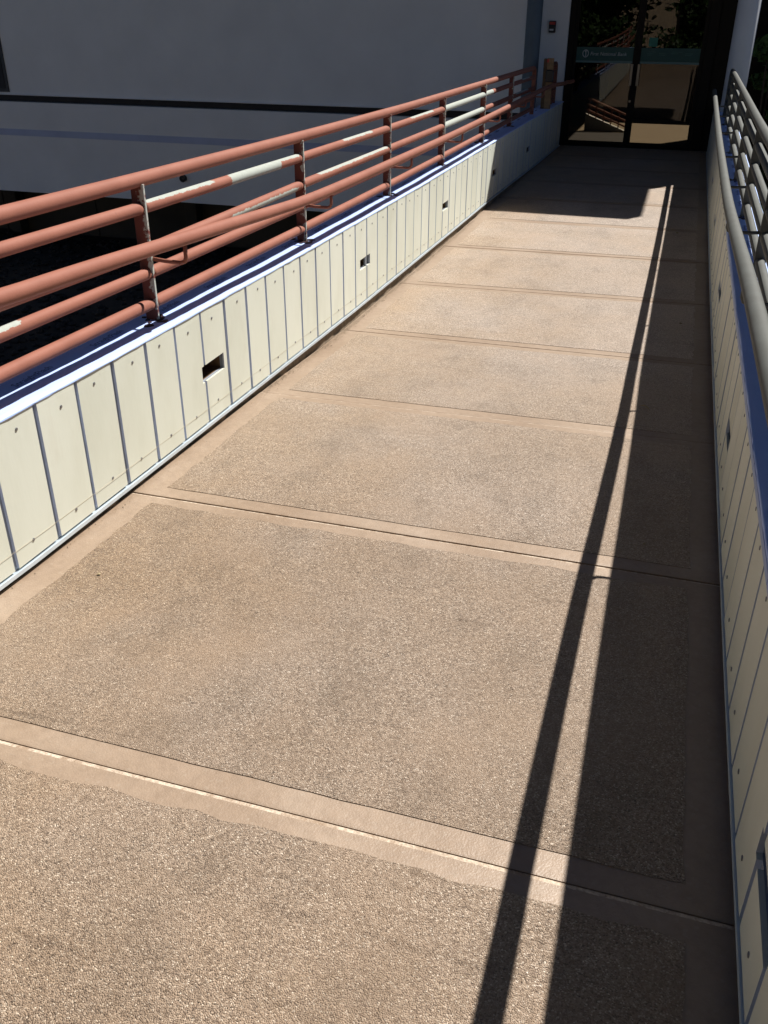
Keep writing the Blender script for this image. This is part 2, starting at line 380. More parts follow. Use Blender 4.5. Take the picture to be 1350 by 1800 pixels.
def parapet(side):
    L = side=='L'
    sx = (lambda x:x) if L else (lambda x:W-x)           # local x>0 points to the walkway
    bot = zb if L else zbr
    th=thing('parapet_wall',(sx(-.1),-1.6,-.1),
        'low cream board parapet on the left, sunlit, carrying the coral guard railing' if L else
        'low cream board parapet on the right, in shade, below the grey guard railing','wall','parapets along the walkway')
    holes=HOLES_L if L else HOLES_R
    rnd=random.Random(5 if L else 6)
    def bx(mb,x0,x1,y0,y1,z0,z1,mi=0):
        a,b=sorted((sx(x0),sx(x1))); mb.box(a,b,y0,y1,z0,z1,mi)
    def inh(y0,y1): return [h for h in holes if h[0]<y1 and h[1]>y0]
    i0=-8; i1=58
    off = 0 if L else -.035
    for i in range(i0,i1):
        y0=i*PW+GW/2+off+rnd.uniform(-.0015,.0015); y1=(i+1)*PW-GW/2+off+rnd.uniform(-.0015,.0015)
        if y1>11.86: break
        if y0<-1.6: continue
        zlo=lambda y:bot(y)+.021; zhi=lambda y:zt(y)-.001
        px=rnd.uniform(-.0018,.0012)
        mb=MB(); hs=inh(y0,y1)
        def piece(a,b,lo,hi):
            x0,x1=sorted((sx(px-TH),sx(px))); mb.prof(x0,x1,[a,b],lo,hi); mb.m[-2:]=[1,1]
        if hs:
            h=hs[0]; a=max(y0,h[0]); b=min(y1,h[1])
            if a>y0+.001: piece(y0,a,zlo,zhi)
            if b<y1-.001: piece(b,y1,zlo,zhi)
            piece(a,b,zlo,lambda y:h[2]); piece(a,b,lambda y:h[2]+h[3],zhi)
        else: piece(y0,y1,zlo,zhi)
        pl=mb.build('plank',M['plank'],th,mats=[M['plank'],M['edge']])
        for zz in (zhi((y0+y1)/2)-.048-rnd.uniform(-.008,.008), zlo((y0+y1)/2)+.055+rnd.uniform(-.006,.006)):
            yy=y0+(y1-y0)*rnd.uniform(.42,.62)
            if L and hs and hs[0][0]-.02<yy<hs[0][1]+.02 and hs[0][2]-.02<zz<hs[0][2]+.08: continue
            n=bpy.data.objects.new('nail',nailmesh()); COL.objects.link(n)
            n.location=(sx(px+.0002),yy,zz); 
            if not L: n.rotation_euler=(0,0,math.pi)
            n.parent=pl
    # backing board behind the grooves, split round the holes
    mb=MB(); ys=sorted(set([-1.7,11.87]+[h[0] for h in holes]+[h[1] for h in holes]))
    for a,b in zip(ys,ys[1:]):
        if b-a<.001: continue
        hh=[h for h in holes if h[0]<=a+1e-6 and h[1]>=b-1e-6]
        x0,x1=sorted((sx(-.021),sx(-TH+.001)))
        yy=frange(a,b,.35)
        if hh:
            h=hh[0]; mb.prof(x0,x1,yy,lambda y:bot(y)+.014,lambda y:h[2]); mb.prof(x0,x1,yy,lambda y:h[2]+h[3],lambda y:zt(y)-.002)
        else: mb.prof(x0,x1,yy,lambda y:bot(y)+.014,lambda y:zt(y)-.002)
    mb.build('backing_board',M['groove'],th)
    # wood lined cavities behind the weep holes
    for h in holes:
        c=MB(); d=.13
        bx(c,-.021-d,-.021-d+.012,h[0]-.012,h[1]+.012,h[2]-.012,h[2]+h[3]+.012)
        bx(c,-.021-d+.012,-.0215,h[0]-.012,h[0],h[2]-.012,h[2]+h[3]+.012); bx(c,-.021-d+.012,-.0215,h[1],h[1]+.012,h[2]-.012,h[2]+h[3]+.012)
        bx(c,-.021-d+.012,-.0215,h[0]+.0005,h[1]-.0005,h[2]-.012,h[2]-.001); bx(c,-.021-d+.012,-.0215,h[0]+.0005,h[1]-.0005,h[2]+h[3]+.001,h[2]+h[3]+.012)
        c.build('weep_hole_lining',M['cavity'],th)
        if L and abs(h[0]-3.13)<.01:
            s=MB(); bx(s,-.014,-.002,3.236,3.25,h[2]-.02,h[2]+h[3]+.02); s.build('channel_strip',M['groove'],th)
    # trim at the foot
    mb=MB(); x0,x1=sorted((sx(-.03),sx(.004))); mb.prof(x0,x1,frange(-1.7,11.86,.3),lambda y:bot(y),lambda y:bot(y)+.0125)
    mb.build('foot_trim',M['trim'],th)
    # rough curb under the trim
    mb=MB(); ysx=frange(-1.7,11.86,.06); vs=[];fs=[]
    for y in ysx:
        a=-.020+rnd.uniform(-.006,.006)
        vs+=[(sx(a+.007),y,zd(y)-.03),(sx(a),y,(zd(y)+bot(y))/2),(sx(a-.004),y,bot(y)-.0015),(sx(-.2),y,bot(y)-.0015)]
    for k in range(len(ysx)-1):
        for j in range(3):
            q=(4*k+j,4*k+j+1,4*k+5+j,4*k+4+j); fs.append(q if L else q[::-1])
    mb.add(vs,fs); mb.build('curb',M['curb'],th,smooth=True)
    # outer face
    mb=MB(); x0,x1=sorted((sx(-.205),sx(-.19))); mb.prof(x0,x1,frange(-1.7,11.86,.5),lambda y:bot(y)-.3,lambda y:zt(y)-.002); mb.build('outer_sheathing',M['groove'],th)
    # membrane cap: soft folds, folded over the edge of the planks
    prof=[(.0025,-.0035),(.0035,.0015),(.000,.0045),(-.02,.0055),(-.07,.0045),(-.12,.0052),(-.17,.0042),(-.212,.003),(-.217,-.04)]
    ys2=frange(-1.7,11.9,.045); vs=[];fs=[]; n=len(prof)
    ph=rnd.uniform(0,9)
    for k,y in enumerate(ys2):
        fold=.0035*math.sin(y*7.3+ph)*math.sin(y*2.1+1)
        for j,(x,z) in enumerate(prof):
            w=rnd.uniform(-.0012,.0012) if 1<j<n-2 else rnd.uniform(-.0006,.0006)
            vs.append((sx(x+(rnd.uniform(-.001,.001) if j<3 else 0)),y,zt(y)+z+w+(fold*.5 if 1<j<n-1 else 0)))
    for k in range(len(ys2)-1):
        for j in range(n-1):
            q=(k*n+j,k*n+j+1,(k+1)*n+j+1,(k+1)*n+j); fs.append(q[::-1] if L else q)
    cap=mesh('cap_membrane',vs,fs,M['cap'],th,smooth=True)
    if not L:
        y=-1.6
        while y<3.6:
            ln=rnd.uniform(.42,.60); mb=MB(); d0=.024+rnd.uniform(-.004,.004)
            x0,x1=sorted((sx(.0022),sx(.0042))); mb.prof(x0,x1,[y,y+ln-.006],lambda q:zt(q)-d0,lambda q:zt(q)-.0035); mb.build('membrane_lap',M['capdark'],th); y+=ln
    return th,cap
parL,capL=parapet('L'); parR,capR=parapet('R')
# pencil line low on the left planks
mb=MB(); mb.prof(.0013,.0017,frange(-1.4,6.4,.4),lambda y:zb(y)+.0768,lambda y:zb(y)+.0780); mb.build('pencil_line',simple('pencil',(.60,.54,.42),.8,.1,5),parL)

def text_mesh(txt,size,shear=0,ext=0.0,name='lettering',mat_=None):
    cu=bpy.data.curves.new('t','FONT'); cu.body=txt; cu.size=size; cu.shear=shear; cu.extrude=ext; cu.resolution_u=3
    ob=bpy.data.objects.new('t',cu); COL.objects.link(ob)
    dg=bpy.context.evaluated_depsgraph_get(); m=bpy.data.meshes.new_from_object(ob.evaluated_get(dg)); m.name=name
    bpy.data.objects.remove(ob); m.materials.clear(); m.materials.append(mat_); return m
tm=text_mesh('StraightFlash',.036,0.0,.0002,'lettering',M['ink'])
for side,cp in (('L',capL),('R',capR)):
    y=-.95 if side=='L' else -.6
    while y<10.6:
        o=bpy.data.objects.new('lettering',tm); COL.objects.link(o)
        sl_=(zt(y+.2)-zt(y))/.2
        x=-.112 if side=='L' else W+.10
        o.matrix_world=Matrix(((0,-1,0,x),(1,0,0,y),(sl_,0,1,zt(y)+.0092),(0,0,0,1)))
        o.parent=cp; y+=.41

# ================================================================ RAILINGS
POSTS=[-.50,1.05,2.52,3.97,5.38,6.88,8.27]
ROFF=[.060,.170,.275,.394]
TOPOFF=.487
def capz(y): return zt(y)+.004
def roff(j,y,L=True):
    if not L: return (.059,.169,.276,.386)[j]
    return ROFF[j] if j!=2 else lerp_tab([(-1.5,.272),(-.43,.260),(1.05,.247),(2.52,.270),(3.9,.275),(11,.275)],y)
def set_wear(o,fn):
    m=o.data; a=m.attributes.new('wear','FLOAT','POINT'); a.data.foreach_set('value',[fn(v.co) for v in m.vertices])
def rail_tube(name,pts,r,mt,parent,wear=None,n=16,step=.025):
    P=[Vector(pts[0])]
    for a,b in zip(pts,pts[1:]):
        a=Vector(a);b=Vector(b); k=max(1,int((b-a).length/step))
        for j in range(1,k+1): P.append(a.lerp(b,j/k))
    vs,fs=sweep(P,r,n); o=mesh(name,vs,fs,mt,parent,smooth=True)
    set_wear(o,wear or (lambda c:0.)); 
    m=o.data; m.polygons[-1].use_smooth=False; m.polygons[-2].use_smooth=False
    return o
def patch(y0,y1,top=None,soft=.05):
    """primer showing between y0 and y1; top: None all round, +1 upper side, -1 lower front"""
    def f(c,cz,cx):
        a=min(1,max(0,(c.y-y0)/soft+.5)); b=min(1,max(0,(y1-c.y)/soft+.5)); w=min(a,b)
        if top is not None:
            d=Vector((c.x-cx,0,c.z-cz)); d=d.normalized() if d.length>0 else d
            dirn={1:Vector((.35,0,.94)),-1:Vector((.95,0,-.3))}[top]
            w*=min(1,max(0,(d.dot(dirn)-.66)/.30))*.82
        return w
    return f
WEAR_L={('r',3,2):[patch(1.07,1.6,1),patch(1.74,2.25),patch(2.25,2.5,1)],('r',2,2):[patch(1.7,2.45,-1)],('r',2,3):[patch(2.75,3.95,1)],
 ('r',1,3):[patch(2.53,2.95,1)],('r',3,5):[patch(5.40,6.95)],('r',2,5):[patch(5.40,6.85)],('r',1,5):[patch(5.4,6.8)],('r',1,1):[patch(-.4,.33,1)],('r',1,4):[patch(4.6,5.3,1)],
 ('r',3,6):[patch(6.9,7.25)]}
HRL=[(-.55,.862),(.08,.814),(.32,.804),(.61,.789),(.957,.768),(1.39,.742),(1.94,.708),(2.25,.694),(2.67,.686),(3.67,.674),(5.1,.659),(7.16,.659),(8.6,.664),(10.1,.660),(11.2,.605)]
HRR=[(-.9,.875),(.1,.832),(.49,.815),(1.0,.790),(1.58,.752),(2.29,.710),(2.91,.680),(3.94,.660),(5.83,.634),(9.3,.640),(10.2,.640)]
def guard(side):
    L=side=='L'; mt=M['coral'] if L else M['greyrail']
    xg=-.10 if L else W+.10; xh=.06 if L else W-.06; sgn=1 if L else -1
    th=thing('guard_railing',(xg,1.05,capz(1.05)),
       'coral painted pipe guard railing with handrail on the sunlit left parapet' if L else 'grey pipe guard railing with handrail on the shaded right parapet','railing','guard railings along the walkway')
    yend=9.72 if L else 10.3
    posts=POSTS+([] if L else [9.3])
    ys=[-1.5]+posts+[yend]
    topz=lambda y:capz(y)+(TOPOFF if L else .483)
    # top rail with a rounded return down to the cap
    pts=[(xg,y,topz(y)) for y in frange(ys[0],yend-.08,.5)]
    z=topz(yend); arc=[(xg,yend-.08+.08*math.sin(a),z-.08+.08*math.cos(a)) for a in (.3,.6,.9,1.2,1.5708)]
    P=[Vector(p) for p in pts]+[Vector(a) for a in arc]+[Vector((xg,yend,capz(yend)))]
    fine=[P[0]]
    for a,b in zip(P,P[1:]):
        k=max(1,int((b-a).length/.05)); fine+=[a.lerp(b,j/k) for j in range(1,k+1)]
    vs,fs=sweep(fine,.0245,18); o=mesh('top_rail',vs,fs,mt,th,smooth=True); set_wear(o,lambda c:0.)
    rp=random.Random(11 if L else 12)
    for i,y in enumerate(posts):
        zc=capz(y); h=topz(y)
        mb=MB(); bm=bmesh.new(); bmesh.ops.create_cube(bm,size=1)
        for v in bm.verts: v.co=Vector((xg+v.co.x*.05,y+v.co.y*.013,(zc-.01+h-.012)/2+v.co.z*(h-.012-zc+.01)))
        bmesh.ops.bevel(bm,geom=bm.edges[:],offset=.002,segments=1,affect='EDGES')
        vert=[e for e in bm.edges if abs(e.verts[0].co.z-e.verts[1].co.z)>.2]
        bmesh.ops.subdivide_edges(bm,edges=vert,cuts=24,use_grid_fill=True)
        m=bpy.data.meshes.new('post'); bm.to_mesh(m); bm.free(); m.materials.append(M['coralpost'] if L else mt); o=link('post',m,th)
        cut=[rp.uniform(.25,.9) for _ in range(4)]
        set_wear(o,lambda c:(.56 if (c.x-xg)*sgn>.018 else (.25 if (c.x-xg)*sgn>.010 else .0))*(1 if L else .4))
        # torn dark sealant at the foot
        mb=MB(); r2=random.Random(i*7+(0 if L else 50))
        for k in range(12):
            a=r2.uniform(0,6.28); d=r2.uniform(.012,.075); w=r2.uniform(.006,.016); cx,cy=xg+math.cos(a)*d*.8,y-.004+math.sin(a)*d
            ring=[(cx+math.cos(b)*w*r2.uniform(.6,1.8),cy+math.sin(b)*w*r2.uniform(.6,1.8)) for b in (0,.9,1.8,2.7,3.6,4.5,5.4)]
            n0=len(ring); mb.add([(u,v,zc+.0045) for u,v in ring]+[(u,v,zc-.004) for u,v in ring],[tuple(range(n0))]+[(q,q+n0,(q+1)%n0+n0,(q+1)%n0) for q in range(n0)])
        tag(mb.build('foot_sealant',M['sealant'],o),kind='stuff')
    for b in range(len(ys)-1):
        ya,yb=ys[b],ys[b+1]
        for j,of in enumerate(ROFF):
            a=ya+(.0055 if b>0 else 0); c=yb-(.0055 if yb!=yend else .0)
            za,zc_=capz(ya)+roff(j,ya,L),capz(yb)+roff(j,yb,L)
            if not L and b==2 and j==3: za-=.004; zc_-=.007
            pts=[(xg,a,za),(xg,c,zc_)]
            ps=WEAR_L.get(('r',j,b),[]) if L else []
            if L and not ps and b>=3 and j>0 and rp.random()<.5: ps=[patch(a+rp.uniform(.1,.7),a+rp.uniform(.9,1.3),1)]
            def fn(c_,ps=ps,za=za,zc_=zc_,a=a,cc=c):
                if not ps: return 0.
                z=za+(zc_-za)*(c_.y-a)/(cc-a); return max(p(c_,z,xg) for p in ps)
            rail_tube('rail',pts,.0215,mt,th,fn)
    # handrail on brackets
    H=HRL if L else HRR
    hp=[(xh,y,z) for y,z in H]
    if L: hp+=[(xh-.005,11.45,.60),(xh-.01,11.55,.598),(xh+.02,11.62,.597),(xh+.03,11.97,.59)]
    # smooth the polyline
    q=[Vector(p) for p in hp]
    for _ in range(2):
        r_=[q[0]]
        for a,b in zip(q,q[1:]): r_+=[a.lerp(b,.25),a.lerp(b,.75)]
        q=r_+[q[-1]]
    vs,fs=sweep(q,.0235,18); hr=mesh('handrail',vs,fs,mt,th,smooth=True); set_wear(hr,lambda c:0.)
    hz=lambda y:lerp_tab(H,y)
    for y in posts+([9.5] if L else []):
        zh=hz(y); zz=zh-.085
        arm=[(xg+sgn*.02,y+.008,zz+.004),(xg+sgn*.07,y+.006,zz),(xh-sgn*.02,y,zz),(xh-sgn*.006,y,zz+.006),(xh,y,zz+.02),(xh,y,zh-.015)]
        vs,fs=sweep(arm,.0075,10); o=mesh('bracket',vs,fs,mt,hr,smooth=True); set_wear(o,lambda c:0.)
    return th
gL=guard('L'); gR=guard('R')
# short railing section by the entrance
th=thing('end_railing',(-.10,11.0,capz(11)),'short coral railing section with rounded end beside the bank entrance','railing')
x=-.10; y0,y1=10.86,11.55; zc=capz
o=rail_tube('top_rail',[(x,y0,zc(y0)),(x,y0,zc(y0)+.42),(x,y0+.02,zc(y0)+.465),(x,y0+.06,zc(y0)+.48),(x,y1-.06,zc(y1)+.48),(x,y1-.02,zc(y1)+.465),(x,y1,zc(y1)+.42),(x,y1,zc(y1))],.023,M['coral'],th)
for of in ROFF: rail_tube('rail',[(x,y0,zc(y0)+of),(x,y1,zc(y1)+of)],.018,M['coral'],th)
rail_tube('post',[(x,(y0+y1)/2+.1,zc(11.3)),(x,(y0+y1)/2+.1,zc(11.3)+.47)],.016,M['coral'],th)

# ================================================================ BUILDING
bld=thing('bank_building',(-6,11,-2.2),'grey shaded building with a dark reveal and blue flashing strip behind the left railing','building')
XL=-16
mb=MB(); mb.box(XL,-.42,11.0,11.3,.265,4.0); mb.build('upper_wall',M['wall'],bld)
mb=MB(); mb.box(XL,-.30,10.995,11.3,-1.155,.165); mb.build('lower_wall',M['wall'],bld)
mb=MB(); mb.box(XL,-.42,11.09,11.28,.166,.264); mb.build('reveal',M['dark'],bld)
mb=MB(); mb.box(XL,-.42,10.990,10.9945,-.315,-.222); mb.build('flashing_strip',M['bluestrip'],bld)
mb=MB(); mb.box(XL,-.42,10.97,10.998,.262,.275); mb.build('drip_edge',M['wall'],bld)
mb=MB(); mb.box(XL,-.31,11.3,20,-1.155,-.95); mb.build('floor_slab',M['dark'],bld)
for k in range(8):
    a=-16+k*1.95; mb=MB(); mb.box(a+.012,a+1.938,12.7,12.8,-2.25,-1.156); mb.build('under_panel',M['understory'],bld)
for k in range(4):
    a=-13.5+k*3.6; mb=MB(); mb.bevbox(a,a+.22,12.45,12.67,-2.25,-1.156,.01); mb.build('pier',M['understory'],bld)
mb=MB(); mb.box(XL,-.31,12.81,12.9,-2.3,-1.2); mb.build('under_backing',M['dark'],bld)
# vent pipe in the lower wall
vs,fs=sweep([(-5.44,11.0,-.80),(-5.44,10.94,-.805)],.05,18); pv=mesh('vent_pipe',vs,fs,M['black'],bld,smooth=False)
vs,fs=sweep([(-5.425,10.938,-.785),(-5.425,10.934,-.786)],.028,14); mesh('vent_mouth',vs,fs,M['handle'],pv)
# window far left
wn=MB().box(-10.2,-8.27,10.985,11.02,.30,1.75).build('window',M['black'],bld)
MB().box(-10.15,-8.32,10.978,10.984,.35,1.70).build('pane',M['dark'],wn)
# roof: canopy over the entrance, wing on the right, back roof
def slabpoly(name,pts,z0,z1,mt,parent):
    n=len(pts); mesh(name,[(x,y,z0) for x,y in pts]+[(x,y,z1) for x,y in pts],[tuple(range(n-1,-1,-1)),tuple(range(n,2*n))]+[(i,(i+1)%n,(i+1)%n+n,i+n) for i in range(n)],mt,parent)
slabpoly('canopy_roof',[(XL,9.62),(3.065,9.62),(3.065,11.2),(3.065,14.5),(XL,14.5)],4.0,4.29,M['roof'],bld)
MB().box(XL,1.3,14.5,22,4.0,4.29).build('back_roof',M['roof'],bld)
MB().box(XL,XL+.3,11.3,22,-2.3,4).build('side_wall',M['wall'],bld)
MB().box(XL,4.2,21.7,22,-2.3,4).build('rear_wall',M['wall'],bld)
MB().box(XL,-2.2,19.9,20.2,-2.3,4).build('rear_inner_wall',M['wall'],bld)
# white return beside the door and the wall over it
MB().box(-.60,-.035,11.93,12.2,-2.2,3.2).build('door_side_wall',M['wall2'],bld)
MB().box(-.60,-.42,11.3,11.93,-2.2,3.99).build('return_wall',M['wall2'],bld)
MB().box(-.6,2.425,12.0,12.2,3.2,3.99).build('lintel_wall',M['wall'],bld)
MB().box(2.80,3.085,11.2,14.6,-2.2,3.995).build('end_wall',M['wall'],bld)
MB().box(2.43,2.795,12.2,14.6,-2.2,3.995).build('end_wall_core',M['dark'],bld)
MB().box(-.42,2.42,12.0,12.2,-2.2,-.242).build('sill_wall',M['wall'],bld)

def column(name,x,y,r,z0,z1,mt,label,cat,ring=True):
    th=thing(name,(x,y,z0),label,cat)
    vs,fs=sweep([(x,y,z0),(x,y,z1)],r,32); mesh('shaft',vs,fs,mt,th,smooth=True)
    if ring:
        vs,fs=sweep([(x,y,z1-.02),(x,y,z1+.0)],r+.02,32); mesh('collar',vs,fs,mt,th,smooth=False)
        for zz in (.25,2.2):
            vs,fs=sweep([(x,y,zz),(x,y,zz+.03)],r+.004,32); mesh('band',vs,fs,mt,th,smooth=False)
    return th
column('round_column',-.305,10.70,.095,-2.2,3.99,M['column'],'blue-grey round column at the left of the entrance','column')
column('round_column',2.145,11.0,.13,-2.2,3.99,M['colwhite'],'pale round column at the right of the entrance','column',False)
# timber post with a dark strap
th=thing('timber_post',(-.05,10.62,capz(10.6)),'rough yellow-brown timber post standing on the left parapet by the column','post')
MB().bevbox(-.082,-.005,10.56,10.60,capz(10.58)-.005,.925,.004).build('board',M['wood'],th)
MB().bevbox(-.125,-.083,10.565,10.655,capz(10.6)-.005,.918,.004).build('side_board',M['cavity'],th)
MB().bevbox(-.085,.012,10.535,10.559,.66,.80,.012).build('clamp',M['black'],th)
MB().box(-.085,-.06,10.553,10.5595,.88,.915).build('red_tag',M['red'],th)
# alarm box
th=thing('alarm_box',(-.235,11.93,1.2),'small dark alarm box with red top on the white wall beside the door','alarm')
MB().bevbox(-.29,-.20,11.885,11.929,1.17,1.31,.006).build('housing',M['black'],th)
MB().bevbox(-.282,-.205,11.879,11.8845,1.265,1.298,.003).build('red_panel',M['red'],th)
MB().bevbox(-.278,-.225,11.880,11.8845,1.195,1.215,.002).build('lens',M['lens'],th)

# ================================================================ ENTRANCE DOORS
dr=thing('double_door',(.88,12.02,-.235),'dark bronze glass double door with teal band reading First National Bank'.replace('First National Bank','bank name'),'door')
YD=12.0
fr=MB(); fr.bevbox(-.034,.045,YD-.02,YD+.1,-.235,2.5,.004); fr.bevbox(1.735,1.86,YD-.02,YD+.1,-.235,2.5,.004); fr.bevbox(.046,1.734,YD-.02,YD+.1,2.36,2.5,.004)
fr.bevbox(.046,1.734,YD-.01,YD+.1,-.24,-.222,.003); fr.build('frame',M['bronze'],dr)
MB().bevbox(1.862,2.79,YD+.01,YD+.09,-2.2,3.1,.004).build('side_panel',M['bronze'],dr)
def leaf(x0,x1,hx,left):
    lf=empty('leaf',((x0+x1)/2,YD+.03,-.21)); WORLD[lf.name]=Matrix.Translation(((x0+x1)/2,YD+.03,-.21)); put(lf,dr)
    s=.046; b=.055
    for (a,c,z0,z1) in ((x0,x0+s,-.215,2.35),(x1-s,x1,-.215,2.35)): MB().bevbox(a,c,YD,YD+.045,z0,z1,.003).build('stile',M['bronze'],lf)
    for (z0,z1) in ((-.215,-.215+b),(2.25,2.35)): MB().bevbox(x0+s+.0005,x1-s-.0005,YD,YD+.045,z0,z1,.003).build('cross_rail',M['bronze'],lf)
    MB().box(x0+s-.004,x1-s+.004,YD+.019,YD+.023,-.215+b-.004,2.254).build('glass_pane',M['glass'],lf)
    g0,g1=x0+s+.001,x1-s-.001
    MB().box(g0,g1,YD+.0165,YD+.0185,.845,1.005).build('teal_band',M['teal'],lf)
    MB().box(g0,g1,YD+.0160,YD+.0185,.818,.843).build('band_line',M['tealline'],lf)
    hd=MB(); xx=hx; hd.bevbox(xx-.018,xx+.018,YD-.055,YD-.04,.55,.815,.004); hd.bevbox(xx-.01,xx+.01,YD-.04,YD+.001,.57,.59,.002); hd.bevbox(xx-.01,xx+.01,YD-.04,YD+.001,.775,.795,.002)
    hd.build('pull_handle',M['handle'],lf)
    return lf
lfL=leaf(.0455,.8885,.845,True); lfR=leaf(.889,1.7345,.935,False)
def flat_text(txt,size,x,z,parent,mt,shear=0,name='lettering'):
    m=text_mesh(txt,size,shear,.0002,name,mt); o=bpy.data.objects.new(name,m); COL.objects.link(o)
    o.matrix_world=Matrix(((1,0,0,x),(0,0,-1,YD+.0155),(0,1,0,z),(0,0,0,1)))
    put(o,parent); return o
flat_text('First National Bank',.0615,.275,.905,lfL,M['print'],.18)
# ring emblem with a figure one
vs=[];fs=[];n=28
for k in range(n):
    a=2*math.pi*k/n
    for r in (.036,.048): vs.append((.215+math.cos(a)*r*.88,YD+.0155,.927+math.sin(a)*r))
for k in range(n): q=(2*k,2*k+1,(2*k+3)%(2*n),(2*k+2)%(2*n)); fs.append(q)
mesh('emblem_ring',vs,fs,M['print'],lfL)
mesh('emblem_figure',[(x_,YD+.0155,z_) for x_,z_ in ((.212,.895),(.224,.895),(.224,.962),(.212,.962),(.200,.948),(.204,.942),(.212,.948))],[(0,1,2,3,4,5,6)],M['print'],lfL)
# small print on the right band (too small to read)
r9=random.Random(2)
for (cx,zz,w) in ((1.03,.955,.09),(1.02,.935,.07),(1.02,.918,.055),(1.17,.936,.08),(1.17,.918,.07),(1.33,.958,.13),(1.32,.938,.08),(1.50,.94,.09),(1.50,.922,.07)):
    xq=cx
    mb=MB()
    while xq<cx+w:
        ww=r9.uniform(.006,.016); mb.box(xq,xq+ww,YD+.0155,YD+.0163,zz,zz+.006); xq+=ww+.004
    mb.build('small_print',M['printdim'],lfR)
MB().box(1.02,1.13,YD+.0155,YD+.0175,1.02,1.125).build('green_note',M['note'],lfR)
vs,fs=sweep([(.868,YD-.004,.36),(.868,YD-.014,.36)],.016,14); mesh('lock_cylinder',vs,fs,M['handle'],lfL)

# ================================================================ LOBBY BEHIND THE GLASS
tag(MB().box(-2,2.425,12.2,20,-.36,-.25).build('lobby_floor',M['lobbyfloor']),kind='structure')
tag(MB().box(-2.2,-2,12.2,20,-.36,3.3).build('lobby_wall_left',M['lobbywall']),kind='structure')
tag(MB().box(3.2,3.4,14.61,20,-.36,3.3).build('lobby_wall_right',M['lobbywall']),kind='structure')
tag(MB().box(-2.2,4.2,20,20.2,-.36,3.3).build('lobby_wall_back',M['lobbywall']),kind='structure')
mb=MB(); mb.box(-2.2,1.42,12.2,20.2,3.3,3.4); mb.box(3.2,3.4,14.61,20.2,3.3,3.4); mb.box(1.42,2.425,12.2,14.78,3.3,3.4); mb.box(2.425,3.2,14.61,14.78,3.3,3.4); mb.box(1.42,3.2,18.0,20.2,3.3,3.4)  # opening added in the unseen ceiling so sun reaches the floor
tag(mb.build('lobby_ceiling',M['lobbywall']),kind='structure')
tag(MB().box(-2,.80,12.25,13.9,-.2495,-.2465).build('dark_floor_sheet',M['dark']),'dark sheet added to shade the floor inside the left door leaf','mat')  # dark sheet keeps this sunlit stretch of lobby floor looking shaded
kw=thing('stair_wall',(.45,14.0,-.25),'grey triangular stair side wall with a coral railing seen through the left door','stair')
mesh('side_wall',[(.1,14.0,-.25),(.72,14.0,-.25),(.72,14.0,-.23),(.1,14.0,.0),(.1,14.12,-.25),(.72,14.12,-.25),(.72,14.12,-.23),(.1,14.12,.0)],
  [(0,1,2,3),(7,6,5,4),(0,4,5,1),(1,5,6,2),(2,6,7,3),(3,7,4,0)],M['lobbygrey'],kw)
for dz in (.06,.14,.23): rail_tube('rail',[(.1,14.04,.0+dz),(.78,14.04,-.25+dz)],.014,M['coral'],kw)
for k in range(6):
    xx=.14+k*.12; zz=.0-.368*(xx-.1); rail_tube('baluster',[(xx,14.04,zz-.01),(xx,14.04,zz+.23)],.009,M['coral'],kw)
lc=thing('low_counter',(1.3,17.2,-.25),'low dark counter behind the sunlit floor seen through the right door','counter')
MB().bevbox(.2,2.4,16.1,16.7,-.25,.75,.01).build('body',M['lobbywall'],lc); MB().bevbox(.15,2.45,16.05,16.75,.75,.79,.01).build('top',M['bronze'],lc)

# ================================================================ PLANTS
def leaf_cloud(rnd,centres,n,size,flat=.6):
    vs=[];fs=[]
    for _ in range(n):
        c,r=rnd.choice(centres)
        d=Vector((rnd.gauss(0,1),rnd.gauss(0,1),rnd.gauss(0,1))).normalized()*r*(rnd.random()**.45)
        d.z*=.8; p=Vector(c)+d
        a=Vector((rnd.gauss(0,1),rnd.gauss(0,1),rnd.gauss(0,flat))).normalized(); b=a.cross(Vector((rnd.gauss(0,1),rnd.gauss(0,1),rnd.gauss(0,1)))).normalized()
        s=size*rnd.uniform(.6,1.3); k=len(vs)
        vs+=[p-a*s,p+b*s*.42,p+a*s,p-b*s*.42]; fs.append((k,k+1,k+2,k+3))
    return vs,fs
def tree(name,loc,h,r,n,size,label,lm,seed,cat='tree',group=None,trunk=.16):
    rnd=random.Random(seed); th=thing(name,loc,label,cat,group); L0=Vector(loc); mb=MB(); cs=[]
    top=L0+Vector((rnd.uniform(-.3,.3),rnd.uniform(-.3,.3),h*.6))
    mb.tube([L0,L0.lerp(top,.5)+Vector((rnd.uniform(-.15,.15),rnd.uniform(-.15,.15),0)),top],[trunk,trunk*.75,trunk*.45],10)
    for k in range(11):
        a=k*2.4+rnd.uniform(-.4,.4); st=L0.lerp(top,rnd.uniform(.45,1)); e=st+Vector((math.cos(a)*r*rnd.uniform(.45,.85),math.sin(a)*r*rnd.uniform(.45,.85),h*rnd.uniform(.08,.36)))
        mb.tube([st,st.lerp(e,.5)+Vector((0,0,.1*r)),e],[trunk*.35,trunk*.22,trunk*.08],6)
        cs.append((e,r*rnd.uniform(.28,.45))); cs.append((st.lerp(e,.6),r*rnd.uniform(.2,.34)))
    mb.build('trunk',M['bark'],th,smooth=True)
    vs,fs=leaf_cloud(rnd,cs,n,size); mesh('crown',vs,fs,lm,th)
    return th
